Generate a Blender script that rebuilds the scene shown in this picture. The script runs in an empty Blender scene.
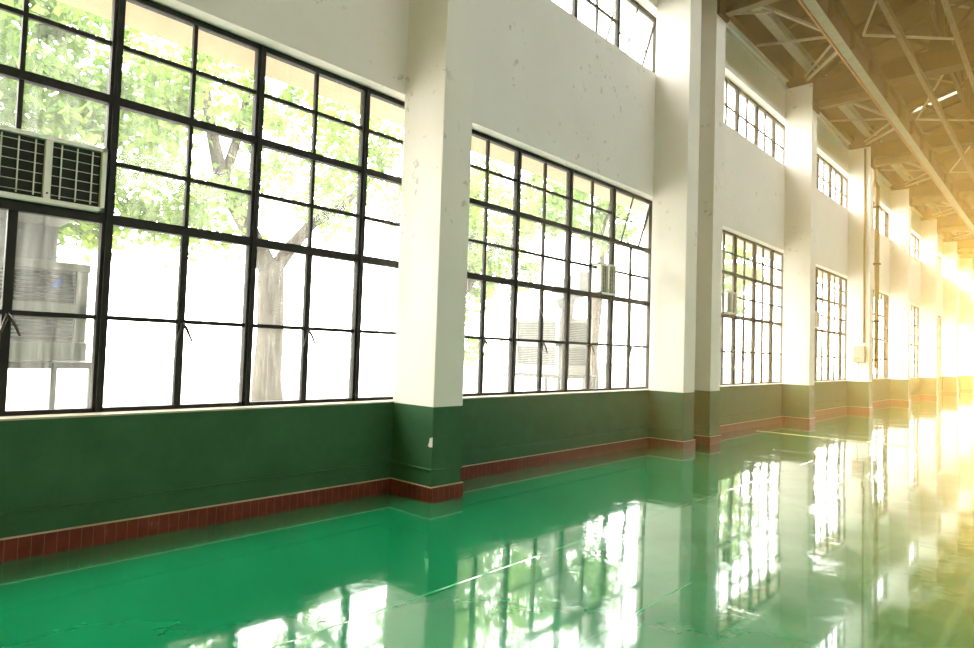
import bpy, math, random
from mathutils import Vector, Matrix
R = random.Random(7)
S = bpy.context.scene
COL = S.collection

# ------------------------------------------------------------------ materials
def mat(name, col, rough=.6, spec=.5, metal=0, build=None):
    m = bpy.data.materials.new(name); m.use_nodes = True
    nt = m.node_tree; b = nt.nodes['Principled BSDF']
    b.inputs['Base Color'].default_value = (*col, 1)
    b.inputs['Roughness'].default_value = rough
    b.inputs['Specular IOR Level'].default_value = spec
    b.inputs['Metallic'].default_value = metal
    if build: build(nt, b)
    return m
def N(nt, t, **kw):
    n = nt.nodes.new(t)
    for k, v in kw.items():
        if k in n.inputs: n.inputs[k].default_value = v
        else: setattr(n, k, v)
    return n
def L(nt, a, b): nt.links.new(a, b)
def coords(nt, scale=(1,1,1)):
    g = N(nt, 'ShaderNodeNewGeometry'); mp = N(nt, 'ShaderNodeMapping')
    mp.inputs['Scale'].default_value = scale
    L(nt, g.outputs['Position'], mp.inputs['Vector']); return mp.outputs[0]
def ramp(nt, fac, stops):
    r = N(nt, 'ShaderNodeValToRGB'); e = r.color_ramp.elements
    while len(e) < len(stops): e.new(.5)
    for i, (p, c) in enumerate(stops):
        e[i].position = p; e[i].color = (*c, 1) if len(c) == 3 else c
    L(nt, fac, r.inputs[0]); return r.outputs[0]
def mix(nt, fac, a, b):
    m = N(nt, 'ShaderNodeMix', data_type='RGBA')
    for s, v in ((0, fac), (6, a), (7, b)):
        if isinstance(v, (int, float)): m.inputs[s].default_value = v
        elif isinstance(v, tuple): m.inputs[s].default_value = (*v, 1)
        else: L(nt, v, m.inputs[s])
    return m.outputs[2]
def bump(nt, b, h, strength, dist):
    n = N(nt, 'ShaderNodeBump'); n.inputs['Strength'].default_value = strength
    n.inputs['Distance'].default_value = dist
    L(nt, h, n.inputs['Height']); L(nt, n.outputs[0], b.inputs['Normal'])
def noise(nt, vec, scale, detail=4, rough=.55):
    n = N(nt, 'ShaderNodeTexNoise'); n.inputs['Scale'].default_value = scale
    n.inputs['Detail'].default_value = detail; n.inputs['Roughness'].default_value = rough
    L(nt, vec, n.inputs['Vector']); return n.outputs[0]

DADO = .93
def wallpaint(nt, b):
    pos = coords(nt)
    sep = N(nt, 'ShaderNodeSeparateXYZ'); L(nt, pos, sep.inputs[0])
    edge = N(nt, 'ShaderNodeMath', operation='GREATER_THAN'); edge.inputs[1].default_value = DADO
    L(nt, sep.outputs[2], edge.inputs[0])
    n1 = noise(nt, pos, 1.1, 5); n2 = noise(nt, pos, 7, 6, .65)
    white = ramp(nt, n1, [(.3, (.74, .705, .665)), (.7, (.79, .755, .715))])
    chips = ramp(nt, n2, [(.61, (0, 0, 0)), (.64, (.6, .6, .6))])
    msk = ramp(nt, noise(nt, pos, .55, 2), [(.50, (0, 0, 0)), (.56, (1, 1, 1))])
    cm = N(nt, 'ShaderNodeMath', operation='MULTIPLY'); L(nt, chips, cm.inputs[0]); L(nt, msk, cm.inputs[1])
    white = mix(nt, cm.outputs[0], white, (.40, .38, .34))
    green = ramp(nt, noise(nt, pos, 2.5, 6, .7), [(.3, (.032, .092, .042)), (.7, (.046, .124, .058))])
    c2 = noise(nt, pos, 23, 3, .6)
    low = N(nt, 'ShaderNodeMapRange'); low.inputs[1].default_value = .14; low.inputs[2].default_value = .34
    low.inputs[3].default_value = .70; low.inputs[4].default_value = .83
    L(nt, sep.outputs[2], low.inputs[0])
    gt = N(nt, 'ShaderNodeMath', operation='GREATER_THAN'); L(nt, c2, gt.inputs[0]); L(nt, low.outputs[0], gt.inputs[1])
    green = mix(nt, gt.outputs[0], green, (.42, .42, .30))
    L(nt, mix(nt, edge.outputs[0], green, white), b.inputs['Base Color'])
    rg = N(nt, 'ShaderNodeMapRange'); rg.inputs[3].default_value = .5; rg.inputs[4].default_value = .7
    b.inputs['Specular IOR Level'].default_value = .12
    L(nt, edge.outputs[0], rg.inputs[0]); L(nt, rg.outputs[0], b.inputs['Roughness'])
    bump(nt, b, n2, .25, .012)
M_WALL = mat('painted plaster, green dado', (.6, .6, .6), build=wallpaint)
M_SILL = mat('cream sill paint', (.40, .36, .27), .6)

def tiles(nt, b):
    pos = coords(nt)
    sep = N(nt, 'ShaderNodeSeparateXYZ'); L(nt, pos, sep.inputs[0])
    s = N(nt, 'ShaderNodeMath', operation='ADD'); L(nt, sep.outputs[0], s.inputs[0]); L(nt, sep.outputs[1], s.inputs[1])
    f = N(nt, 'ShaderNodeMath', operation='PINGPONG'); f.inputs[1].default_value = .0375
    L(nt, s.outputs[0], f.inputs[0])
    base = ramp(nt, noise(nt, pos, 6, 6, .7), [(.3, (.085, .018, .009)), (.62, (.15, .034, .017)), (.75, (.26, .12, .075))])
    g = ramp(nt, f.outputs[0], [(.0, (1, 1, 1)), (.06, (0, 0, 0))])
    # pingpong output is 0..0.0375, scale it up
    m = N(nt, 'ShaderNodeMath', operation='LESS_THAN'); m.inputs[1].default_value = .0018
    L(nt, f.outputs[0], m.inputs[0])
    nt.nodes.remove(g.node)
    L(nt, mix(nt, m.outputs[0], base, (.22, .11, .07)), b.inputs['Base Color'])
M_TILE = mat('red skirting tile', (.3, .06, .03), .45, .2, build=tiles)
M_GROUT = mat('pale grout cap', (.55, .40, .27), .7)

def floorpaint(nt, b):
    pos = coords(nt)
    big = noise(nt, pos, .7, 4)
    c = ramp(nt, big, [(.3, (.003, .205, .072)), (.7, (.008, .270, .105))])
    st = coords(nt, (2.2, 9, 1)); scr = noise(nt, st, 2.0, 8, .75)
    c = mix(nt, ramp(nt, scr, [(.66, (0, 0, 0)), (.80, (.35, .35, .35))]), c, (.16, .42, .25))
    sep = N(nt, 'ShaderNodeSeparateXYZ'); L(nt, pos, sep.inputs[0])
    fac = None
    for xx in (2.33, 3.36, 7.5):
        d = N(nt, 'ShaderNodeMath', operation='SUBTRACT'); d.inputs[1].default_value = xx; L(nt, sep.outputs[0], d.inputs[0])
        a = N(nt, 'ShaderNodeMath', operation='ABSOLUTE'); L(nt, d.outputs[0], a.inputs[0])
        l = N(nt, 'ShaderNodeMath', operation='LESS_THAN'); l.inputs[1].default_value = .006; L(nt, a.outputs[0], l.inputs[0])
        if fac is None: fac = l.outputs[0]
        else:
            mx = N(nt, 'ShaderNodeMath', operation='MAXIMUM'); L(nt, fac, mx.inputs[0]); L(nt, l.outputs[0], mx.inputs[1]); fac = mx.outputs[0]
    c = mix(nt, fac, c, (.03, .28, .13))
    L(nt, c, b.inputs['Base Color'])
    rr = ramp(nt, noise(nt, pos, 1.7, 6, .7), [(.35, (.06,)*3), (.75, (.13,)*3)])
    L(nt, rr, b.inputs['Roughness'])
    w1 = noise(nt, coords(nt, (1, 1, 1)), 1.15, 1, .4)
    w2 = noise(nt, coords(nt, (1, 1, 1)), 7, 2, .5)
    ad = N(nt, 'ShaderNodeMath', operation='MULTIPLY_ADD'); ad.inputs[1].default_value = .10
    L(nt, w2, ad.inputs[0]); L(nt, w1, ad.inputs[2]); ad.inputs[1].default_value = .08
    bump(nt, b, ad.outputs[0], 1.0, .034)
    b.inputs['Specular IOR Level'].default_value = .15; b.inputs['Coat Weight'].default_value = 1; b.inputs['Coat Roughness'].default_value = .045; b.inputs['Coat IOR'].default_value = 1.55
M_FLOOR = mat('green epoxy floor', (.01, .25, .1), .08, build=floorpaint)
M_YEL = mat('worn yellow line paint', (.62, .60, .16), .35)

def darkframe(nt, b):
    pos = coords(nt)
    L(nt, ramp(nt, noise(nt, pos, 9, 5, .7), [(.35, (.016, .016, .015)), (.7, (.030, .028, .025))]), b.inputs['Base Color'])
M_FRAME = mat('charcoal steel window frame', (.03, .03, .03), .6, .2, build=darkframe)
M_WHITE = mat('off-white plastic', (.82, .81, .77), .45)
M_VANE = mat('white grille slats', (.66, .65, .60), .4)
M_DARK = mat('dark grille shade and screws', (.018, .018, .016), .8)
M_BRASS = mat('dull metal handle', (.04, .036, .03), .45, metal=.6)

def glass():
    m = bpy.data.materials.new('dusty window glass'); m.use_nodes = True
    nt = m.node_tree; nt.nodes.clear()
    out = N(nt, 'ShaderNodeOutputMaterial'); tr = N(nt, 'ShaderNodeBsdfTransparent')
    tr.inputs[0].default_value = (.97, .985, .975, 1)
    tl = N(nt, 'ShaderNodeBsdfTranslucent'); tl.inputs[0].default_value = (.85, .87, .82, 1)
    n = noise(nt, coords(nt, (1, 5, .35)), 5, 5, .6)
    f = N(nt, 'ShaderNodeMapRange'); f.inputs[1].default_value = .35; f.inputs[2].default_value = .8
    f.inputs[3].default_value = .015; f.inputs[4].default_value = .085; L(nt, n, f.inputs[0])
    ms = N(nt, 'ShaderNodeMixShader'); L(nt, f.outputs[0], ms.inputs[0]); L(nt, tr.outputs[0], ms.inputs[1]); L(nt, tl.outputs[0], ms.inputs[2])
    gl = N(nt, 'ShaderNodeBsdfGlossy'); gl.inputs['Roughness'].default_value = .02
    m2 = N(nt, 'ShaderNodeMixShader'); m2.inputs[0].default_value = .008
    L(nt, ms.outputs[0], m2.inputs[1]); L(nt, gl.outputs[0], m2.inputs[2]); L(nt, m2.outputs[0], out.inputs[0])
    return m
M_GLASS = glass()

def speck(c1, c2, sc):
    def f(nt, b): L(nt, ramp(nt, noise(nt, coords(nt), sc, 6, .65), [(.3, c1), (.7, c2)]), b.inputs['Base Color'])
    return f
M_BEAM = mat('brown steel paint', (.1, .06, .03), .65, .12, build=speck((.018, .009, .004), (.032, .017, .008), 3))
M_LIGHTSTEEL = mat('pale grey-green steel and lit flange tone', (.4, .4, .3), .5, build=speck((.18, .18, .12), (.26, .255, .18), 4))
M_BRACE = mat('cream brace paint', (.5, .45, .35), .5, build=speck((.22, .18, .12), (.32, .27, .19), 5))
M_TAN = mat('tan steel paint', (.2, .16, .1), .65, .15, build=speck((.11, .08, .045), (.17, .13, .08), 4))
M_DECK = mat('brown roof boarding', (.15, .12, .08), .85, .1, build=speck((.046, .028, .014), (.078, .050, .026), 1.5))
M_ORANGE = mat('orange conductor rail', (.34, .13, .03), .5)
M_PIPE = mat('ochre painted pipe', (.20, .135, .05), .5)
M_CORNICE = mat('cornice paint', (.52, .49, .42), .6)
M_AWN = mat('cream painted concrete awning', (.80, .66, .48), .8, build=speck((.46, .32, .20), (.54, .39, .25), 3))
M_GROUND = mat('pale concrete yard', (.66, .65, .61), .9, build=speck((.36, .35, .32), (.44, .43, .40), 1))
M_BARK = mat('grey brown bark', (.2, .15, .1), .9, build=speck((.026, .018, .012), (.066, .050, .035), 4))
M_COOLER = mat('weathered white cooler plastic', (.58, .58, .54), .6, build=speck((.20, .20, .18), (.27, .27, .245), 3))
M_LOUV = mat('louvre gap shade and stand grey', (.045, .045, .04), .6)
M_DUCT = mat('grey sheet duct', (.17, .17, .165), .6)
M_BLUE = mat('blue tape', (.02, .12, .75), .5)
M_CHIP = mat('bare plaster chip', (.70, .66, .56), .8)
M_RED = mat('faded red print', (.75, .25, .12), .6)
def leafmat(name, c1, c2):
    m = bpy.data.materials.new(name); m.use_nodes = True
    nt = m.node_tree; nt.nodes.clear()
    out = N(nt, 'ShaderNodeOutputMaterial'); d = N(nt, 'ShaderNodeBsdfDiffuse'); t = N(nt, 'ShaderNodeBsdfTranslucent')
    c = ramp(nt, noise(nt, coords(nt), 1.6, 3), [(.3, c1), (.7, c2)])
    L(nt, c, d.inputs[0]); L(nt, c, t.inputs[0])
    ms = N(nt, 'ShaderNodeMixShader'); ms.inputs[0].default_value = .5
    L(nt, d.outputs[0], ms.inputs[1]); L(nt, t.outputs[0], ms.inputs[2]); L(nt, ms.outputs[0], out.inputs[0]); return m
M_LEAF = leafmat('light green leaves', (.12, .22, .055), (.27, .38, .11))
M_LEAF2 = leafmat('mid green leaves', (.10, .19, .055), (.23, .34, .11))
def skyl():
    m = bpy.data.materials.new('milky roof light sheet'); m.use_nodes = True
    nt = m.node_tree; nt.nodes.clear()
    out = N(nt, 'ShaderNodeOutputMaterial'); t = N(nt, 'ShaderNodeBsdfTranslucent'); t.inputs[0].default_value = (.45, .42, .34, 1)
    L(nt, t.outputs[0], out.inputs[0]); return m
M_SKYL = skyl()

# ------------------------------------------------------------------ mesh builder
class MB:
    def __init__(s): s.v = []; s.f = []; s.mi = []
    def box(s, x0, x1, y0, y1, z0, z1, m=0):
        b = len(s.v)
        s.v += [(x, y, z) for x in (x0, x1) for y in (y0, y1) for z in (z0, z1)]
        for q in ((0,1,3,2), (4,6,7,5), (0,4,5,1), (2,3,7,6), (0,2,6,4), (1,5,7,3)):
            s.f.append(tuple(b + i for i in q)); s.mi.append(m)
        return s
    def obox(s, p, q, w, h, m=0, up=(0,0,1)):
        """bar of section w x h from p to q"""
        p, q = Vector(p), Vector(q); d = (q - p).normalized(); u = Vector(up)
        if abs(d.dot(u)) > .98: u = Vector((1,0,0))
        r = d.cross(u).normalized(); u = r.cross(d).normalized(); b = len(s.v)
        for e in (p, q):
            for a, c in ((-1,-1), (1,-1), (1,1), (-1,1)):
                s.v.append(tuple(e + r*(a*w/2) + u*(c*h/2)))
        for t in ((3,2,1,0), (4,5,6,7), (0,1,5,4), (1,2,6,5), (2,3,7,6), (3,0,4,7)):
            s.f.append(tuple(b + i for i in t)); s.mi.append(m)
        return s
    def ibeam(s, p, q, w, h, t=.02, m=0):
        p, q = Vector(p), Vector(q); d = (q - p).normalized(); r = d.cross(Vector((0,0,1))).normalized(); u = r.cross(d)
        s.obox(p + u*(h/2 - t/2), q + u*(h/2 - t/2), w, t, m); s.obox(p - u*(h/2 - t/2), q - u*(h/2 - t/2), w, t, m)
        s.obox(p, q, t, h - 2*t, m); return s
    def tube(s, pts, rad, n=10, m=0):
        pts = [Vector(p) for p in pts]; b0 = len(s.v); prev = None
        rr = rad if isinstance(rad, (list, tuple)) else [rad]*len(pts)
        for i, p in enumerate(pts):
            d = (pts[min(i+1, len(pts)-1)] - pts[max(i-1, 0)]).normalized()
            if prev is None:
                a = d.cross(Vector((0,0,1)) if abs(d.z) < .9 else Vector((1,0,0))).normalized()
            else: a = (prev - d*prev.dot(d)).normalized()
            prev = a; c = d.cross(a)
            for k in range(n):
                t = 2*math.pi*k/n; s.v.append(tuple(p + (a*math.cos(t) + c*math.sin(t))*rr[i]))
        for i in range(len(pts)-1):
            for k in range(n):
                s.f.append((b0+i*n+k, b0+i*n+(k+1)%n, b0+(i+1)*n+(k+1)%n, b0+(i+1)*n+k)); s.mi.append(m)
        s.f.append(tuple(b0+k for k in reversed(range(n)))); s.mi.append(m)
        s.f.append(tuple(b0+(len(pts)-1)*n+k for k in range(n))); s.mi.append(m)
        return s
    def build(s, name, mats, parent=None, smooth=False, bevel=0):
        me = bpy.data.meshes.new(name); me.from_pydata(s.v, [], s.f); me.update()
        if not isinstance(mats, (list, tuple)): mats = [mats]
        for m in mats: me.materials.append(m)
        me.polygons.foreach_set('material_index', s.mi)
        if smooth: me.polygons.foreach_set('use_smooth', [True]*len(s.f))
        o = bpy.data.objects.new(name, me); COL.objects.link(o)
        if parent: o.parent = parent
        if bevel:
            b = o.modifiers.new('bevel', 'BEVEL'); b.width = bevel; b.segments = 2; b.limit_method = 'ANGLE'
        return o
def tag(o, label=None, cat=None, group=None, kind=None):
    if label: o['label'] = label
    if cat: o['category'] = cat
    if group: o['group'] = group
    if kind: o['kind'] = kind
    return o
def empty(name, loc=(0,0,0), **kw):
    o = bpy.data.objects.new(name, None); COL.objects.link(o); o.location = loc; o.empty_display_size = .2
    return tag(o, **kw)
def copytree(o, parent=None):
    c = o.copy(); COL.objects.link(c); c.parent = parent
    for ch in [x for x in bpy.data.objects if x.parent == o]: copytree(ch, c)
    return c

# ------------------------------------------------------------------ layout (metres; left wall face x=0, hall runs +y)
W, P = .41, .6155                     # pillar width and projection
PY = [-1.5, 4.303, 9.762, 10.789, 16.402, 22.407, 28.668, 35.40, 42.32, 49.3, 56.3]
YB, YE, XR = -7.0, 62.0, 16.0
RX = -.20                             # window plane
Z0, Z1, U0, U1 = .93, 4.21, 6.33, 7.48
WTOP = 8.5
# window openings: start, end, list of vertical bars (y, thick?)
def bars(start, pane, end):
    out = []; y = start; k = 0
    while y < end - .25:
        out.append((y, k % 2 == 0)); y += pane; k += 1
    return out
WIN = []                              # (y0, y1, bars)
def addwin(y0, y1, anchor, pane):
    bs = []; k = 0
    while anchor + k*pane < y1 - .3: bs.append((anchor + k*pane, k % 2 == 0)); k += 1
    k = -1
    while anchor + k*pane > y0 + .3: bs.append((anchor + k*pane, k % 2 == 0)); k -= 1
    WIN.append((y0, y1, sorted(bs)))
addwin(-.80, 4.58, 1.585, .587)
addwin(5.18, 10.12, 6.43, .596)
addwin(11.50, 17.00, 13.82, .578)
addwin(17.7, 23.12, 19.80, .645)
for a, b in zip(PY[5:-1], PY[6:]):
    addwin(a + 1.1, min(b + .62, YE), a + 1.1 + 1.34, .67)
addwin(PY[-1] + 1.1, 61.0, PY[-1] + 2.4, .67)

# ------------------------------------------------------------------ shell
fl = MB()
prof = [(-.02, 0), (.8, .0), (2.33, .004), (2.34, .003), (3.36, -.001), (3.37, -.001), (5.4, .003), (7.5, 0), (7.51, 0), (XR, 0)]
b = 0
for (xx, zz) in prof:
    fl.v += [(xx, YB, zz), (xx, YE, zz), (xx, YB, -.25), (xx, YE, -.25)]
for i in range(len(prof)-1):
    a, c = 4*i, 4*i+4
    fl.f += [(a, c, c+1, a+1), (a+2, a+3, c+3, c+2)]; fl.mi += [0, 0]
fl.f += [(0, 1, 3, 2), (c, c+2, c+3, c+1)]; fl.mi += [0, 0]
tag(fl.build('floor', M_FLOOR), kind='structure')

def wall_boxes(mb, x0, x1, opens, ya, yb, top):
    ys = [ya]
    for (o0, o1) in opens:
        mb.box(x0, x1, ys[-1], o0, 0, top); ys.append(o1)
        mb.box(x0, x1, o0, o1, 0, Z0); mb.box(x0, x1, o0, o1, Z1, U0); mb.box(x0, x1, o0, o1, U1, top)
    mb.box(x0, x1, ys[-1], yb, 0, top)
wl = MB(); wall_boxes(wl, -.34, 0, [(w[0], w[1]) for w in WIN], YB, YE, WTOP)
tag(wl.build('wall_left', M_WALL), kind='structure')
wr = MB()
ys_ = YB
for (o0, o1) in [(w[0], w[1]) for w in WIN]:
    wr.box(XR, XR+.4, ys_, o0, 0, WTOP); wr.box(XR, XR+.4, o0, o1, 0, 6.33); wr.box(XR, XR+.4, o0, o1, 7.48, WTOP); ys_ = o1
wr.box(XR, XR+.4, ys_, YE, 0, WTOP)
tag(wr.build('wall_right', M_WALL), kind='structure')
wb = MB(); wb.box(-.34, XR+.4, YB-.4, YB, -.1, 11.4)
tag(wb.build('wall_back', M_WALL), kind='structure')
wf = MB(); wf.box(-.34, .55, YE, YE+.4, -.1, WTOP).box(6.6, XR+.4, YE, YE+.4, -.1, WTOP)
tag(wf.build('wall_far', M_WALL), kind='structure')

# skirting tiles, conduit ridge, sills
sk = MB(); gr = MB(); cd = MB(); sl = MB()
ex = [YB] + [v for y in PY for v in (y, y + W)] + [YE]
for i in range(0, len(ex), 2):
    sk.box(0, .022, ex[i], ex[i+1], 0, .145); gr.box(0, .024, ex[i], ex[i+1], .145, .153)
    cd.tube([(.008, ex[i], .315), (.008, ex[i+1], .315)], .013, 8)
tag(sk.build('baseboard_left', M_TILE), kind='structure')
tag(gr.build('trim_1', M_GROUT), kind='structure')
tag(cd.build('trim_2', M_WALL), kind='structure')
for w in WIN: sl.box(-.30, .012, w[0], w[1], Z0, Z0+.014)
tag(sl.build('trim_3', M_SILL), kind='structure')
co = MB()
for i in range(0, len(ex), 2):
    co.box(0, .05, ex[i], ex[i+1], 8.25, 8.28); co.box(0, .07, ex[i], ex[i+1], 8.42, 8.46)
tag(co.build('trim_4', M_CORNICE), kind='structure')
eb = MB(); eb.box(-.34, .16, YB, YE, WTOP, 8.98)
tag(eb.build('trim_5', M_BEAM), kind='structure')

# ------------------------------------------------------------------ pillars
plabel = {
 4.303: 'big white pillar nearest the camera with a paint chip on its green base',
 9.762: 'near one of the two close-set white pillars standing side by side',
 10.789: 'far one of the two close-set white pillars, narrower in view',
 16.402: 'white pillar between the third and fourth window bays, under a brown corbel',
 22.407: 'white pillar carrying the ochre downpipe and the small meter box',
 28.668: 'white pillar next beyond the one with the downpipe',
 35.40: 'overexposed white pillar second beyond the downpipe',
 42.32: 'yellow-glowing pillar third beyond the downpipe',
 49.3: 'hazy pillar fourth beyond the downpipe, at the right edge',
 56.3: 'farthest pillar, lost in the golden haze at the far end',
}
for y in PY:
    if y < 0: continue
    top = 12 if y < 9 else 8.25
    top = 8.25
    pb = MB(); pb.box(-.01, P, y, y+W, 0, top)
    r = pb.build('pillar', M_WALL, bevel=.008)
    tag(r, plabel[y], 'pillar', 'square pillars along the window wall')
    s = MB(); s.box(-.01, P+.022, y-.022, y+W+.022, 0, .145); s.build('baseboard', M_TILE, r)
    s = MB(); s.box(-.01, P+.024, y-.024, y+W+.024, .145, .153); s.build('grout_cap', M_GROUT, r)
    s = MB(); s.tube([(0, y-.006, .315), (P+.006, y-.006, .315), (P+.006, y+W+.006, .315), (0, y+W+.006, .315)], .012, 8)
    s.build('conduit', M_WALL, r)
    if y == 4.303:
        s = MB(); pts = [(P+.001, y, .54), (P+.001, y, .635), (P-.035, y, .625), (P-.045, y, .575), (P-.06, y, .548), (P-.03, y, .535)]
        s.v = [(a, bb-.003, c) for a, bb, c in pts] + [(a, bb+.004, c) for a, bb, c in pts]
        k = len(pts); s.f = [tuple(range(k)), tuple(range(2*k-1, k-1, -1))] + [(i, (i+1) % k + 0, (i+1) % k + k, i+k) for i in range(k)]
        s.mi = [0]*len(s.f); tag(s.build('paint_chip', M_CHIP, r), 'bare cream patch where the green paint has chipped off the corner')

# ------------------------------------------------------------------ windows
zT = [(2.41, .075), (3.33, .065)]; zt = [1.66, 2.85, 3.77]
def window(idx, w, upper=False, vents=(), handles=True):
    y0, y1, bs = w
    root = empty('window_%d' % idx, (RX, y0, U0 if upper else Z0), kind='structure')
    a, b = (U0, U1) if upper else (Z0, Z1)
    def X(mb, nm, m, **k):
        o = mb.build(nm, m, root, **k); o.matrix_parent_inverse = Matrix.Translation(root.location).inverted(); return o
    f = MB(); d = .035
    f.box(RX-d, RX+d, y0, y1, a, a+.045).box(RX-d, RX+d, y0, y1, b-.05, b)
    f.box(RX-d, RX+d, y0, y0+.045, a, b).box(RX-d, RX+d, y1-.05, y1, a, b)
    X(f, 'window_frame', M_FRAME)
    m = MB(); skip = []
    for (ly, thick) in bs:
        if thick:
            m.box(RX-d, RX+d, ly-.038, ly+.038, a, b); m.box(RX+d, RX+d+.02, ly-.014, ly+.014, a+.02, b-.02)
    if not upper:
        for z, h in zT: m.box(RX-d+.003, RX+d+.004, y0, y1, z-h/2, z+h/2)
    X(m, 'mullion', M_FRAME)
    # opened sash bays: (y_left, y_right, z_low, z_high)
    g = MB(); p = MB()
    cells = [y0] + [q[0] for q in bs if q[1]] + [y1]
    rows = [(a, b)] if upper else [(Z0, 2.41), (2.41, 3.33), (3.33, Z1)]
    tb = [(a+b)/2] if upper else zt
    for i in range(len(cells)-1):
        for ri, (ra, rb) in enumerate(rows):
            c0, c1 = cells[i], cells[i+1]
            if (i, ri) in vents: 
                continue
            for (ly, thick) in bs:
                if not thick and c0 < ly < c1:
                    hw = .028 if (ri == 0 and not upper) else .015
                    g.box(RX-.022, RX+.022, ly-hw, ly+hw, ra, rb)
            for z in tb:
                if ra < z < rb: g.box(RX-.018, RX+.018, c0, c1, z-.017, z+.017)
            p.box(RX-.002, RX+.002, c0, c1, ra, rb)
    X(g, 'glazing_bar', M_FRAME); X(p, 'pane', M_GLASS)
    for (i, ri) in vents:
        c0, c1 = cells[i], cells[i+1]; ra, rb = rows[ri]; H = rb - ra - .06; Wd = c1 - c0 - .08
        h = empty('vent_sash'); h.parent = root
        h.location = (.0, c0+.04-y0, rb-.03-root.location.z); h.rotation_euler = (0, math.radians(17), 0)
        s = MB(); t = .022
        s.box(-.02, .02, 0, Wd, -t, 0).box(-.02, .02, 0, Wd, -H, -H+t).box(-.02, .02, 0, t, -H, 0).box(-.02, .02, Wd-t, Wd, -H, 0)
        s.box(-.012, .012, Wd/2-.009, Wd/2+.009, -H, 0).box(-.012, .012, 0, Wd, -H/2-.009, -H/2+.009)
        s.build('sash_frame', M_FRAME, h)
        q = MB(); q.box(-.002, .002, .01, Wd-.01, -H+.01, -.01); q.build('pane', M_GLASS, h)
    if handles and not upper:
        for (ly, thick) in bs:
            if not thick:
                k = MB(); hx = RX+.05
                k.tube([(RX+.02, ly, 1.64), (hx, ly, 1.64)], .012, 8)
                k.tube([(hx, ly, 1.645), (hx+.015, ly+.03, 1.60), (hx+.02, ly+.075, 1.50)], [.013, .012, .008], 8)
                k.tube([(hx, ly, 1.64), (hx+.01, ly-.02, 1.58), (hx+.012, ly-.045, 1.49)], [.012, .010, .007], 8)
                X(k, 'window_handle', M_BRASS)
    return root
n = 1
for i, w in enumerate(WIN):
    last = len([q for q in w[2] if q[1]])
    window(n, w, False, vents=((last, 2),) if i == 1 else (), handles=i < 4); n += 1
    window(n, w, True, vents=((last, 0),) if i == 1 else ()); n += 1
# ------------------------------------------------------------------ concrete awning outside
aw = MB(); aw.box(-.93, -.345, YB, YE, 4.28, 4.40)
tag(aw.build('concrete_awning', M_AWN), 'cream concrete sunshade slab running outside above the tall windows', 'awning')

# ------------------------------------------------------------------ air outlets in the windows
def outlet(y0, y1, z0, z1, x0, x1, label):
    """housing from x0 (outer) to x1 (room face)"""
    o = empty('air_outlet', ((x0+x1)/2, (y0+y1)/2, z0), label=label, cat='air vent', group='white grilled cooler outlets set into the windows')
    ox, oy, oz = o.location; X0, X1 = x0-ox, x1-ox; hw = (y1-y0)/2; H = z1-z0; t = .032
    h = MB(); h.box(X0, X1, -hw, -hw+t, 0, H).box(X0, X1, hw-t, hw, 0, H).box(X0, X1, -hw, hw, 0, t).box(X0, X1, -hw, hw, H-t, H)
    h.box(X1-.05, X1, -.022, .022, t, H-t).box(X0, X0+.02, -hw+.01, hw-.01, .01, H-.01)
    h.build('housing', M_WHITE, o, bevel=.003)
    c = MB(); c.box(X1-.048, X1-.042, -hw+t, hw-t, t, H-t); c.build('shade_plate', M_DARK, o)  # thin dark plate standing in for the shade inside the outlet
    for sgn in (-1, 1):
        a, b = (.03, hw-t-.012) if sgn > 0 else (-hw+t+.012, -.03)
        g = MB(); nh = 6
        for k in range(nh):
            z = t + .035 + k*(H-2*t-.07)/(nh-1)
            g.obox((X1-.03, a, z), (X1-.03, b, z), .012, .0045, up=(.35,0,1))
        for k in range(3):
            y = a + (b-a)*(k+.5)/3 if True else 0
            g.box(X1-.02, X1-.008, y-.004, y+.004, t+.012, H-t-.012)
        g.build('grille', M_VANE, o)
    s = MB(); s.tube([(X1, 0, .07), (X1+.004, 0, .07)], .007, 8); s.build('screw', M_DARK, o)
    return o
outlet(.80, 1.535, 2.445, 2.925, -.30, -.09, 'white two-grille cooler outlet in the nearest window at the left edge')
outlet(8.37, 8.81, 2.44, 2.92, -.27, -.10, 'white boxy cooler outlet jutting from the second window')
outlet(13.24, 13.76, 2.46, 2.93, -.24, -.10, 'white cooler outlet jutting from the third window beyond the paired pillars')
outlet(19.30, 19.83, 2.46, 2.92, -.24, -.10, 'small hazy cooler outlet in the fourth window')

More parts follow.
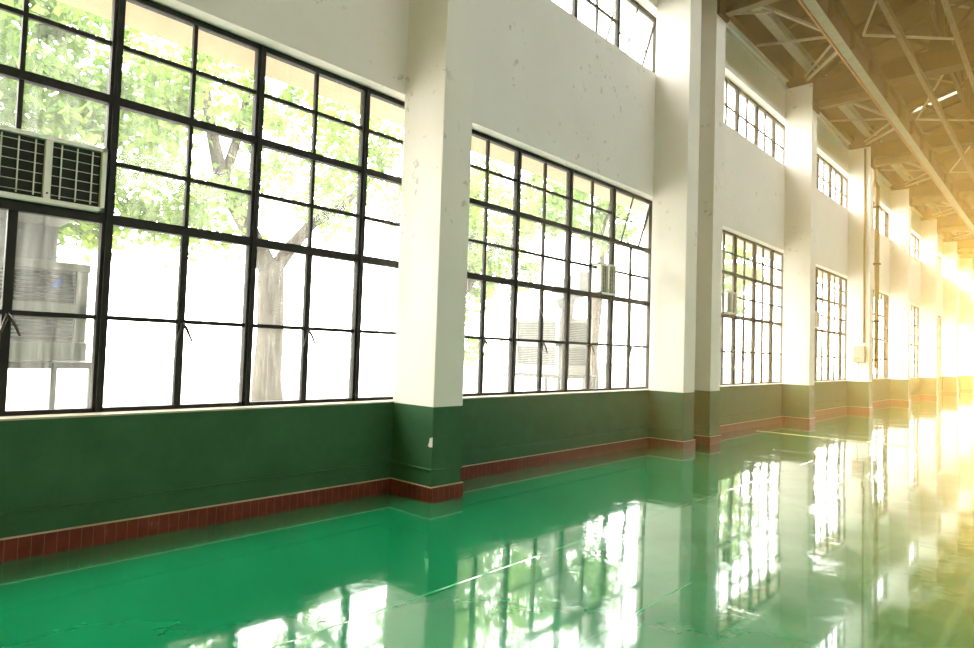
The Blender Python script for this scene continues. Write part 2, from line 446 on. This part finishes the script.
# ------------------------------------------------------------------ coolers in the yard
def cooler(x, y, z0, z1, s, path, label, tape=False, wv=.27):
    """x: +x face, y: -y edge"""
    o = empty('evaporative_cooler', (x - s/2, y + s/2, 0), label=label, cat='air cooler', group='evaporative coolers in the yard')
    h = s/2
    c = MB(); c.box(-h+.03, h-.03, -h+.03, h-.03, z0+.03, z1-.03)
    for a in (-1, 1):
        for b in (-1, 1): c.box(*sorted((a*h, a*(h-.09))), *sorted((b*h, b*(h-.09))), z0, z1)
    c.box(-h-.01, h+.01, -h-.01, h+.01, z1-.07, z1).box(-h-.01, h+.01, -h-.01, h+.01, z0-.06, z0+.10)
    zm = (z0+z1)/2; c.box(-h, h, -h, h, zm-.04, zm+.04)
    c.build('cabinet', M_COOLER, o, bevel=.006)
    for face in ('x', 'y'):
        for a, b in ((z0+.12, zm-.05), (zm+.05, z1-.09)):
            g = MB(); k = 0; z = a
            while z < b - .012:
                if face == 'x': g.box(h-.03, h-.008, -h+.10, h-.10, z, z+.019)
                else: g.box(-h+.10, h-.10, -h+.008, -h+.03, z, z+.019)
                z += .032
            g.build('louvre_panel', M_LOUV, o)  # slats coloured dark to carry the shade of the gaps between them
    d = MB(); pts = [Vector(p) for p in path]
    b0 = len(d.v)
    for i, p in enumerate(pts):
        t = (pts[min(i+1, len(pts)-1)] - pts[max(i-1, 0)]).normalized()
        sd = t.cross(Vector((1, 0, 0)) if abs(t.x) < .3 else Vector((0, 0, 1)))
        sd = Vector((0, 1, 0)) if abs(t.y) < .9 else sd; sd = (sd - t*sd.dot(t)).normalized(); u = t.cross(sd)
        for a, c2 in ((-1,-1), (1,-1), (1,1), (-1,1)): d.v.append(tuple(p + sd*a*wv + u*c2*(wv-.03)))
    for i in range(len(pts)-1):
        for k in range(4): d.f.append((b0+4*i+k, b0+4*i+(k+1)%4, b0+4*i+4+(k+1)%4, b0+4*i+4+k)); d.mi.append(0)
    d.f += [(b0+3, b0+2, b0+1, b0), tuple(b0+4*(len(pts)-1)+k for k in range(4))]; d.mi += [0, 0]
    d.build('duct', M_DUCT, o)
    st = MB(); q = h+.05
    for a in (-1, 1):
        st.box(-q, q, a*q-.025, a*q+.025, z0-.12, z0-.07); st.box(a*q-.025, a*q+.025, -q, q, z0-.12, z0-.07)
    st.build('stand_frame', M_LOUV, o)
    for a in (-1, 1):
        for b in (-1, 1):
            l = MB(); l.box(a*q-.025, a*q+.025, b*q-.025, b*q+.025, -.1, z0-.12); l.build('leg', M_LOUV, o)
    if tape:
        t = MB(); t.obox((h+.012, .28, zm+.17), (h+.012, .34, zm+.23), .006, .03); t.build('tape_mark', M_BLUE, o)
    return o
cooler(-1.0, .62, 1.36, 2.13, 1.09, [(0, .1, 2.1), (0, .1, 2.42), (.04, .1, 2.56), (.12, .1, 2.66), (.25, .1, 2.70), (1.16, .06, 2.70)],
       'white louvred cooler with grey duct just outside the nearest window', True)
cooler(-1.5, 9.25, 1.17, 2.15, 1.05, [(.0, .22, 2.1), (.0, .22, 2.28), (.03, .2, 2.44), (.12, .12, 2.58), (.28, -.02, 2.66), (1.56, -1.12, 2.68)],
       'white louvred cooler on a stand seen through the second window', wv=.19)

# ------------------------------------------------------------------ yard and trees
g = MB(); g.box(-60, -.34, -30, 110, -.3, -.1)
tag(g.build('yard_ground', M_GROUND), kind='structure')
g = MB(); g.box(-.34, 30, YE+.4, 140, -.3, -.02)
tag(g.build('apron_ground', M_GROUND), kind='structure')

def tree(limbs, crowns, nleaf, lm, label, seed, size=.15):
    r = random.Random(seed)
    base = Vector(limbs[0][0][0]); o = empty('leafy_tree', base, label=label, cat='tree', group='trees in the yard')
    t = MB()
    for pts, rad in limbs: t.tube([Vector(p)-base for p in pts], rad, 12)
    t.build('trunk', M_BARK, o, smooth=True)
    f = MB()
    tot = sum(c[3] for c in crowns)
    for (c, rd, cl, wgt) in crowns:
        c = Vector(c) - base; ncl = int(cl)
        for _ in range(ncl):
            while 1:
                q = Vector((r.uniform(-1, 1), r.uniform(-1, 1), r.uniform(-1, 1)))
                if q.length < 1: break
            cc = c + Vector((q.x*rd[0], q.y*rd[1], q.z*rd[2])); cr = r.uniform(.22, .5)
            for __ in range(int(nleaf*wgt/tot/ncl)+1):
                p = cc + Vector((r.gauss(0, .5), r.gauss(0, .5), r.gauss(0, .4)))*cr
                a = Vector((r.gauss(0, 1), r.gauss(0, 1), r.gauss(-.4, .6))).normalized()
                b = a.cross(Vector((r.gauss(0,1), r.gauss(0,1), r.gauss(0,1)))).normalized()
                nn = a.cross(b); l = size*r.uniform(.7, 1.35); w = l*.34; k = len(f.v)
                f.v += [tuple(p), tuple(p + a*l*.45 + b*w + nn*w*.25), tuple(p + a*l), tuple(p + a*l*.45 - b*w + nn*w*.25)]
                f.f += [(k, k+1, k+2), (k, k+2, k+3)]; f.mi += [0, 0]
    f.build('foliage', lm, o)
tree([([(-6, 6.2, -.1), (-6, 6.12, .8), (-6, 6.15, 1.75), (-6, 6.1, 2.7), (-6, 6.12, 3.05)], [.33, .27, .24, .25, .22]),
      ([(-6, 6.1, 2.85), (-6, 5.75, 3.4), (-6, 5.35, 4.0), (-6, 5.05, 4.5), (-5.8, 4.7, 5.4), (-5.7, 4.5, 6.5)], [.2, .17, .15, .13, .09, .04]),
      ([(-6, 6.12, 2.85), (-6, 6.5, 3.4), (-6.0, 6.95, 3.95), (-6, 7.6, 4.4), (-5.8, 8.5, 5.4)], [.15, .13, .11, .09, .04]),
      ([(-6, 5.1, 4.4), (-5.9, 5.3, 5.3), (-5.8, 5.5, 6.8)], [.10, .08, .03])],
     [((-5.8, 3.9, 5.1), (1.6, 1.9, 1.9), 70, 1.1), ((-5.6, 7.0, 5.9), (1.8, 1.9, 1.5), 45, .7), ((-5.4, 2.8, 3.4), (1.0, 1.1, .8), 16, .3),
      ((-5.8, 7.4, 4.5), (1.0, .9, .6), 9, .14), ((-5.6, 4.6, 3.7), (1.0, .8, .5), 12, .2)],
     9500, M_LEAF, 'forked tree with a pale trunk seen through the nearest window', 3)
tree([([(-5.5, -.6, -.1), (-5.5, -.5, 1.5), (-5.4, -.4, 3.2), (-5.2, 0, 5), (-5, .4, 6.5)], [.28, .24, .2, .14, .05])],
     [((-5.2, 1.4, 4.9), (1.6, 1.9, 1.9), 95, 1), ((-4.9, 1.9, 3.2), (.9, 1.0, .8), 20, .22)],
     9000, M_LEAF2, 'dense tree filling the top left panes above the cooler outlet', 5)
tree([([(-6.2, 11.0, -.1), (-6.2, 10.9, 1.2), (-6.1, 11.0, 2.6), (-6, 11.3, 4.0), (-5.9, 11.6, 5.5)], [.42, .36, .3, .2, .08]),
      ([(-6.1, 11.0, 2.6), (-6, 11.7, 3.5), (-5.8, 12.6, 4.6)], [.2, .14, .06])],
     [((-6, 11.3, 5.0), (1.8, 1.9, 1.5), 60, 1), ((-6, 12.2, 3.7), (1.2, 1.2, .8), 22, .35), ((-6.2, 11.7, 2.2), (.7, .5, .9), 8, .1)],
     6500, M_LEAF, 'thick-trunked tree just past the near pillar, behind the second window', 8)
tree([([(-8, 20.2, -.1), (-8, 20.1, 1.5), (-7.9, 20.3, 3.4), (-7.8, 20.6, 6)], [.33, .28, .22, .08])],
     [((-7.8, 18.4, 6.4), (2.0, 2.6, 1.4), 50, 1)],
     5500, M_LEAF2, 'pale tree behind the right half of the second window', 11, .2)
tree([([(-8, 31.5, -.1), (-8, 31.3, 2.5), (-7.9, 31.4, 5), (-7.8, 31.6, 7)], [.33, .28, .2, .08])],
     [((-7.8, 31.0, 6.0), (2.2, 3.0, 2.4), 60, 1)],
     4500, M_LEAF, 'faint tree behind the third window', 13, .26)

# ------------------------------------------------------------------ roof
SL = .30; ZE = 9.0
def roofz(x): return ZE + SL*(x if x < 8 else 16-x)
rf = MB(); SK = (22.9, 23.5)
def deck(y0, y1, x0, x1):
    q = len(rf.v); za, zb = roofz(x0) if x0 >= 0 else ZE + SL*x0, roofz(x1) if x1 <= 16 else ZE - SL*(x1-16)
    rf.v += [(x0, y0, za), (x1, y0, zb), (x1, y1, zb), (x0, y1, za), (x0, y0, za+.12), (x1, y0, zb+.12), (x1, y1, zb+.12), (x0, y1, za+.12)]
    for t in ((0,3,2,1), (4,5,6,7), (0,1,5,4), (1,2,6,5), (2,3,7,6), (3,0,4,7)): rf.f.append(tuple(q+i for i in t)); rf.mi.append(0)
for x0, x1 in ((-.8, 1.3), (7.0, 8), (8, 16.8)): deck(YB, YE+.5, x0, x1)
deck(YB, SK[0], 1.3, 7.0); deck(SK[1], YE+.5, 1.3, 7.0)
tag(rf.build('ceiling', M_DECK), kind='structure')
xs = 1.3
while xs < 6.9:
    m = MB(); xa, xb = xs+.04, xs+.76; q = 0
    m.v = [(xa, SK[0]-.05, roofz(xa)+.02), (xb, SK[0]-.05, roofz(xb)+.02), (xb, SK[1]+.05, roofz(xb)+.02), (xa, SK[1]+.05, roofz(xa)+.02)]
    m.v = [(a, b, c-.05) for a, b, c in m.v] + [(a, b, c-.03) for a, b, c in m.v]
    for t in ((0,3,2,1), (4,5,6,7), (0,1,5,4), (1,2,6,5), (2,3,7,6), (3,0,4,7)): m.f.append(t); m.mi.append(0)
    tag(m.build('roof_light', M_SKYL), 'milky translucent roof panel in the bright row across the ceiling', 'roof light', 'row of milky roof lights')
    xs += .8

YT = [y + W/2 for y in PY if y > 0 and y != 10.789]
def make_truss():
    root = empty('roof_truss')
    m = MB()
    a, b = P+.002, 16-P
    m.box(a, b, -W/2, W/2, 7.89, 7.93).box(a, b, -W/2, W/2, 8.29, 8.33).box(a, b, -.16, -.12, 7.93, 8.29).box(a, b, .12, .16, 7.93, 8.29)
    m.build('bottom_chord', M_BEAM, root)
    c = MB(); c.v = [(P+.005, -W/2, 7.89), (P+.005, -W/2, 7.60), (P+.16, -W/2, 7.89)]
    c.box(P+.004, P+.06, -W/2-.004, W/2+.004, 7.60, 8.30); c.box(0, P+.01, -W/2-.006, W/2+.006, 8.252, 8.9); c.v = c.v[3:]; c.f = [tuple(i-3 for i in f) for f in c.f]
    c.build('corbel', M_BEAM, root)
    soff = MB(); soff.box(P+.06, 1.9, .02, W/2-.02, 7.68, 7.71); soff.box(P+.06, 1.9, W/2-.05, W/2-.02, 7.71, 7.89)
    soff.build('tan_soffit_strip', M_TAN, root)  # tan strip for the paler band along the chord's underside
    for s in (1, -1):
        f = (lambda x: x) if s == 1 else (lambda x: 16-x)
        t = MB(); t.obox((f(.1), 0, roofz(.1)-.16), (f(8), 0, roofz(8)-.16), .22, .2); t.build('top_chord', M_BEAM, root)
        nodes = [.6, 3.15, 5.6, 8.0]
        for i, x in enumerate(nodes):
            mm = MB(); mm.obox((f(x), 0, 8.3), (f(x), 0, roofz(x)-.2), .10, .10); mm.build('web_member', M_BEAM, root)
            for dx in (-1.25, 1.25):
                if 0 < x+dx < 8.01:
                    mm = MB(); mm.obox((f(x), 0, 8.32), (f(x+dx), 0, roofz(x+dx)-.2), .10, .08); mm.build('web_member', M_BEAM, root)
            if 0 < x < 8:
                mm = MB(); mm.box(f(x)-.2, f(x)+.2, -.14, .14, 8.33, 8.58); mm.build('gusset', M_BEAM, root)
    return root
tl = ['brown roof truss over the near big pillar, above the frame top', 'brown roof truss carried by the paired pillars',
      'brown roof truss before the downpipe pillar, its webs fanning up at top right',
      'brown roof truss over the downpipe pillar', 'brown roof truss next beyond the downpipe', 'hazy roof truss second beyond the downpipe',
      'hazy golden roof truss third beyond the downpipe', 'far roof truss fourth beyond the downpipe', 'farthest roof truss in the golden haze']
tr = make_truss()
for i, y in enumerate(YT):
    o = tr if i == 0 else copytree(tr)
    o.location = (0, y if abs(y-9.967) > .01 else 10.99, 0)
    tag(o, tl[i], 'roof truss', 'brown roof trusses')

cg = empty('crane_girder', (2.07, 0, 7.5), label='long steel girder, its underside coloured pale as bounced light, hung under the trusses, running down the hall', cat='girder')
m = MB(); m.box(-.125, .035, 1, YE, 0, .025); m.build('bottom_flange', M_LIGHTSTEEL, cg)  # paler than the web: light from below put into the colour
m = MB(); m.box(-.01, .03, 1, YE, .025, .365); m.box(-.125, .125, 1, YE, .365, .385)
y = 1.5
while y < YE: m.box(-.11, .11, y, y+.02, .025, .365); y += 1.5
m.build('web_plate', M_BEAM, cg)
m = MB(); m.obox((-.17, 1, .03), (-.17, YE, .03), .035, .05); m.obox((-.17, 1, .12), (-.17, YE, .12), .02, .03)
y = 2
while y < YE: m.box(-.19, -.02, y, y+.03, .0, .14); y += 1.2
m.build('conductor_rail', M_ORANGE, cg)
m = MB(); m.ibeam((2.82, 1, 7.81), (2.82, YE, 7.81), .09, .15, .012)
tag(m.build('longitudinal_beam', M_TAN), 'thin pale steel beam running down the hall right of the big girder', 'beam')
m = MB(); m.ibeam((3.62, 1, 7.83), (3.62, YE, 7.83), .07, .11, .012)
tag(m.build('longitudinal_beam', M_TAN), 'rightmost thin steel beam crossing the top right corner', 'beam')
m = MB(); m.ibeam((.57, 1, 8.66), (.57, YE, 8.66), .19, .22, .02)
tag(m.build('eave_beam', M_LIGHTSTEEL), 'pale green beam running high along the top of the window wall', 'beam')
px = 1.5; pl = ['roof purlin nearest the window wall under the boarding', 'second roof purlin from the window wall', 'third roof purlin from the window wall',
    'fourth roof purlin from the window wall', 'fifth roof purlin, close to the ridge']
for i in range(5):
    m = MB(); zz = roofz(px)-.14; m.obox((px, 1, zz), (px, YE, zz), .07, .12)
    tag(m.build('purlin', M_BEAM), pl[i], 'purlin', 'roof purlins'); px += 1.35
for i, y in enumerate([2, 3.5, 5, 6.5, 8, 12.3, 13.7, 15.1, 18, 19.5, 21, 24.3, 25.7, 27.1]):
    m = MB(); m.obox((.3, y, roofz(.3)-.03), (7.9, y, roofz(7.9)-.03), .05, .07)
    tag(m.build('rafter', M_DECK), 'slim brown rafter crossing under the roof boards between two trusses', 'rafter', 'slim brown rafters')

# bay bracing between wall, pillars and girder
bl = {1: 'near the two paired pillars, top of the frame', 3: 'above the third window', 4: 'above the fourth window', 5: 'beyond the downpipe pillar',
      6: 'second bay beyond the downpipe', 7: 'third bay beyond the downpipe', 8: 'fourth bay beyond the downpipe', 9: 'last hazy bay'}
for k in (1, 3, 4, 5, 6, 7, 8, 9):
    ya, yb = PY[k]+W, PY[k+1]; ym = (ya+yb)/2 + .25
    o = empty('bay_bracing', (1.9, ym, 8.2), label='cream V-shaped steel bracing ' + bl[k], cat='bracing', group='cream V bracing between pillars and girder')
    def br(p, q, w=.055, h=.055):
        m = MB(); m.obox(Vector(p)-o.location, Vector(q)-o.location, w, h); m.build('brace', M_BRACE, o)
    br((.45, ya+.03, 8.33), (1.92, ym, 7.98)); br((.5, yb-.04, 8.33), (1.92, ym+.06, 7.98)); br((.45, yb-.04, 8.42), (1.9, ym-.1, 8.2), .04, .04)
    br((.12, ym, 8.42), (1.92, ym, 8.1), .045, .045); br((.10, ya+1.1, 8.40), (1.05, ya+1.15, 8.15), .04, .04)
    br((1.2, ya+.2, 8.3), (1.92, ym-1.0, 8.0), .04, .04)
    br((1.92, ym+.06, 8.0), (1.9, yb-.2, 8.3), .05, .05)
    br((2.2, ym, 8.0), (3.4, yb-.1, 8.42), .04, .04); br((2.2, ym, 8.0), (3.4, ya+.1, 8.42), .04, .04)
for k, (ya, yb) in enumerate(((11.2, 16.4), (16.8, 22.4), (22.8, 28.6), (29.1, 35.4))):
    o = empty('lattice_frame', (4.5, (ya+yb)/2, 9), label='dark brown longitudinal lattice frame between trusses, ' + ['at the top right corner', 'over the fourth window bay', 'just past the downpipe pillar', 'far off in the golden haze'][k], cat='bracing', group='brown lattice frames under the roof')
    x = 3.15; zb, zt_ = 8.45, roofz(x)-.3; nb = 4; st = (yb-ya)/nb
    def lm(p, q, s=.06):
        m = MB(); m.obox(Vector(p)-o.location, Vector(q)-o.location, s, s); m.build('lattice_member', M_BEAM, o)
    lm((x, ya, zb), (x, yb, zb), .09); lm((x, ya, zt_), (x, yb, zt_), .09)
    for j in range(nb):
        lm((x, ya+j*st, zb), (x, ya+(j+.5)*st, zt_)); lm((x, ya+(j+.5)*st, zt_), (x, ya+(j+1)*st, zb))
        lm((x, ya+(j+.5)*st, zt_), (x+2.4, ya+(j+.5)*st, zt_+.45), .05)
for (ya, yb) in ((16.8, 22.4), (22.8, 28.6), (11.2, 16.4)):
    o = empty('roof_cross_bracing', (5, (ya+yb)/2, 9.5), label='slim crossed rods under the roof boards, %s' % {16.8: 'above the fourth window bay', 22.8: 'beyond the downpipe pillar', 11.2: 'at the top right corner'}[ya], cat='bracing', group='crossed roof rods')
    for a, b in (((2.9, ya), (5.6, yb)), ((2.9, yb), (5.6, ya)), ((.7, ya), (2.9, yb))):
        m = MB(); m.tube([Vector((a[0], a[1], roofz(a[0])-.25))-o.location, Vector((b[0], b[1], roofz(b[0])-.25))-o.location], .025, 8); m.build('rod', M_TAN, o)

# ------------------------------------------------------------------ downpipe, cable and meter box on the fifth pillar
yq = 22.407
o = tag(MB().tube([(.60, yq+.53, 7.9), (.60, yq+.54, 7.5), (.60, yq+.54, 7.28), (.70, yq+.54, 7.05), (.70, yq+.52, 6.8), (.70, yq+.52, 1.35)], .068, 14).build('downpipe', M_PIPE, smooth=True),
    'ochre downpipe with a kink near the top, running down beside a far pillar', 'pipe')
for z in (6.4, 4.6, 2.8, 1.6): MB().box(.60, .79, yq+.43, yq+.61, z, z+.05).build('pipe_clip', M_BEAM, o)
tag(MB().tube([(.47, yq-.03, 8.2), (.47, yq-.03, 4.0), (.47, yq-.03, 2.12)], .028, 8).build('cable_conduit', M_PIPE, smooth=True),
    'thin ochre conduit dropping to the meter box on a far pillar', 'conduit')
M_BOX = mat('grey meter box paint', (.33, .31, .26), .5)
o = empty('meter_box', (.34, yq-.06, 1.52), label='small white meter box at the foot of the thin ochre conduit', cat='electrical box')
MB().box(-.15, .18, -.06, .06, 0, .52).build('case', M_BOX, o, bevel=.01)
MB().box(-.13, .16, -.075, -.06, .03, .47).build('door', M_BOX, o)
MB().box(-.12, .05, -.08, -.075, .10, .14).build('warning_strip', M_RED, o)
MB().tube([(.0, -.02, 0), (.0, -.02, -.3), (-.04, -.0, -.5)], .009, 6).build('cable', M_PIPE, o)

# floor stripe
tag(MB().box(.3, 3.0, 13.86, 13.92, 0, .0065).build('floor_stripe', M_YEL), 'thin yellow stripe painted across the floor beyond the paired pillars', 'floor marking')

# ------------------------------------------------------------------ light, haze
wd = bpy.data.worlds.new('World'); S.world = wd; wd.use_nodes = True
nt = wd.node_tree; bg = nt.nodes['Background']
tc = N(nt, 'ShaderNodeTexCoord'); sx = N(nt, 'ShaderNodeSeparateXYZ'); L(nt, tc.outputs['Generated'], sx.inputs[0])
L(nt, ramp(nt, sx.outputs[2], [(.0, (1.0, .94, .86)), (.5, (1.0, .95, .89))]), bg.inputs[0]); bg.inputs[1].default_value = 12.5
sun = bpy.data.lights.new('low_sun', 'SUN'); sun.energy = 14; sun.angle = math.radians(3); sun.color = (1, .63, .13)
so = bpy.data.objects.new('low_sun', sun); COL.objects.link(so)
d = Vector((-.03, 1, .045)).normalized()      # towards the sun
so.rotation_euler = d.to_track_quat('Z', 'Y').to_euler()
hz = bpy.data.materials.new('dusty air tinted for glare'); hz.use_nodes = True; nt = hz.node_tree; nt.nodes.clear()
out = N(nt, 'ShaderNodeOutputMaterial'); vs = N(nt, 'ShaderNodeVolumeScatter')
vs.inputs['Color'].default_value = (1, .75, .38, 1); vs.inputs['Density'].default_value = .0108; vs.inputs['Anisotropy'].default_value = .36
L(nt, vs.outputs[0], out.inputs['Volume'])
hm = MB().box(.03, 15.97, 4.8, YE-.05, .02, 8.99).build('dust_glare_haze', hz)  # haze volume added for the sun glare, warmth put into its colour
tag(hm, 'dusty haze in the hall, tinted orange for the sun glare', 'haze', kind='stuff')
for w in WIN[:6]:
    for a, b in ((Z0, Z1), (U0, U1)):
        l = bpy.data.lights.new('window_portal', 'AREA'); l.shape = 'RECTANGLE'; l.size = b-a; l.size_y = w[1]-w[0]
        l.cycles.is_portal = True
        p = bpy.data.objects.new('window_portal', l); COL.objects.link(p)
        p.location = (-.33, (w[0]+w[1])/2, (a+b)/2); p.rotation_euler = (0, -math.pi/2, 0)

# ------------------------------------------------------------------ camera
cam = bpy.data.cameras.new('camera'); co_ = bpy.data.objects.new('camera', cam); COL.objects.link(co_); S.camera = co_
cam.sensor_width = 36; cam.lens = 638.83/974*36; cam.clip_end = 500
yaw, pitch, roll = .7442, .0422, .0325
fwd = Vector((-math.sin(yaw)*math.cos(pitch), math.cos(yaw)*math.cos(pitch), math.sin(pitch)))
rt = Vector((math.cos(yaw), math.sin(yaw), 0)); up = rt.cross(fwd)
r2 = rt*math.cos(roll) + up*math.sin(roll); u2 = -rt*math.sin(roll) + up*math.cos(roll)
co_.matrix_world = Matrix.Translation((5.2556, 0, 1.5)) @ Matrix((r2, u2, -fwd)).transposed().to_4x4()

S.view_settings.view_transform = 'Standard'; S.view_settings.look = 'None'; S.view_settings.gamma = 1
S.view_settings.use_curve_mapping = False; S.view_settings.exposure = .55
c = S.cycles
c.max_bounces = 10; c.diffuse_bounces = 5; c.glossy_bounces = 4; c.transparent_max_bounces = 16; c.transmission_bounces = 6
c.volume_bounces = 0; c.use_denoising = True; c.sample_clamp_indirect = 8; c.caustics_reflective = False
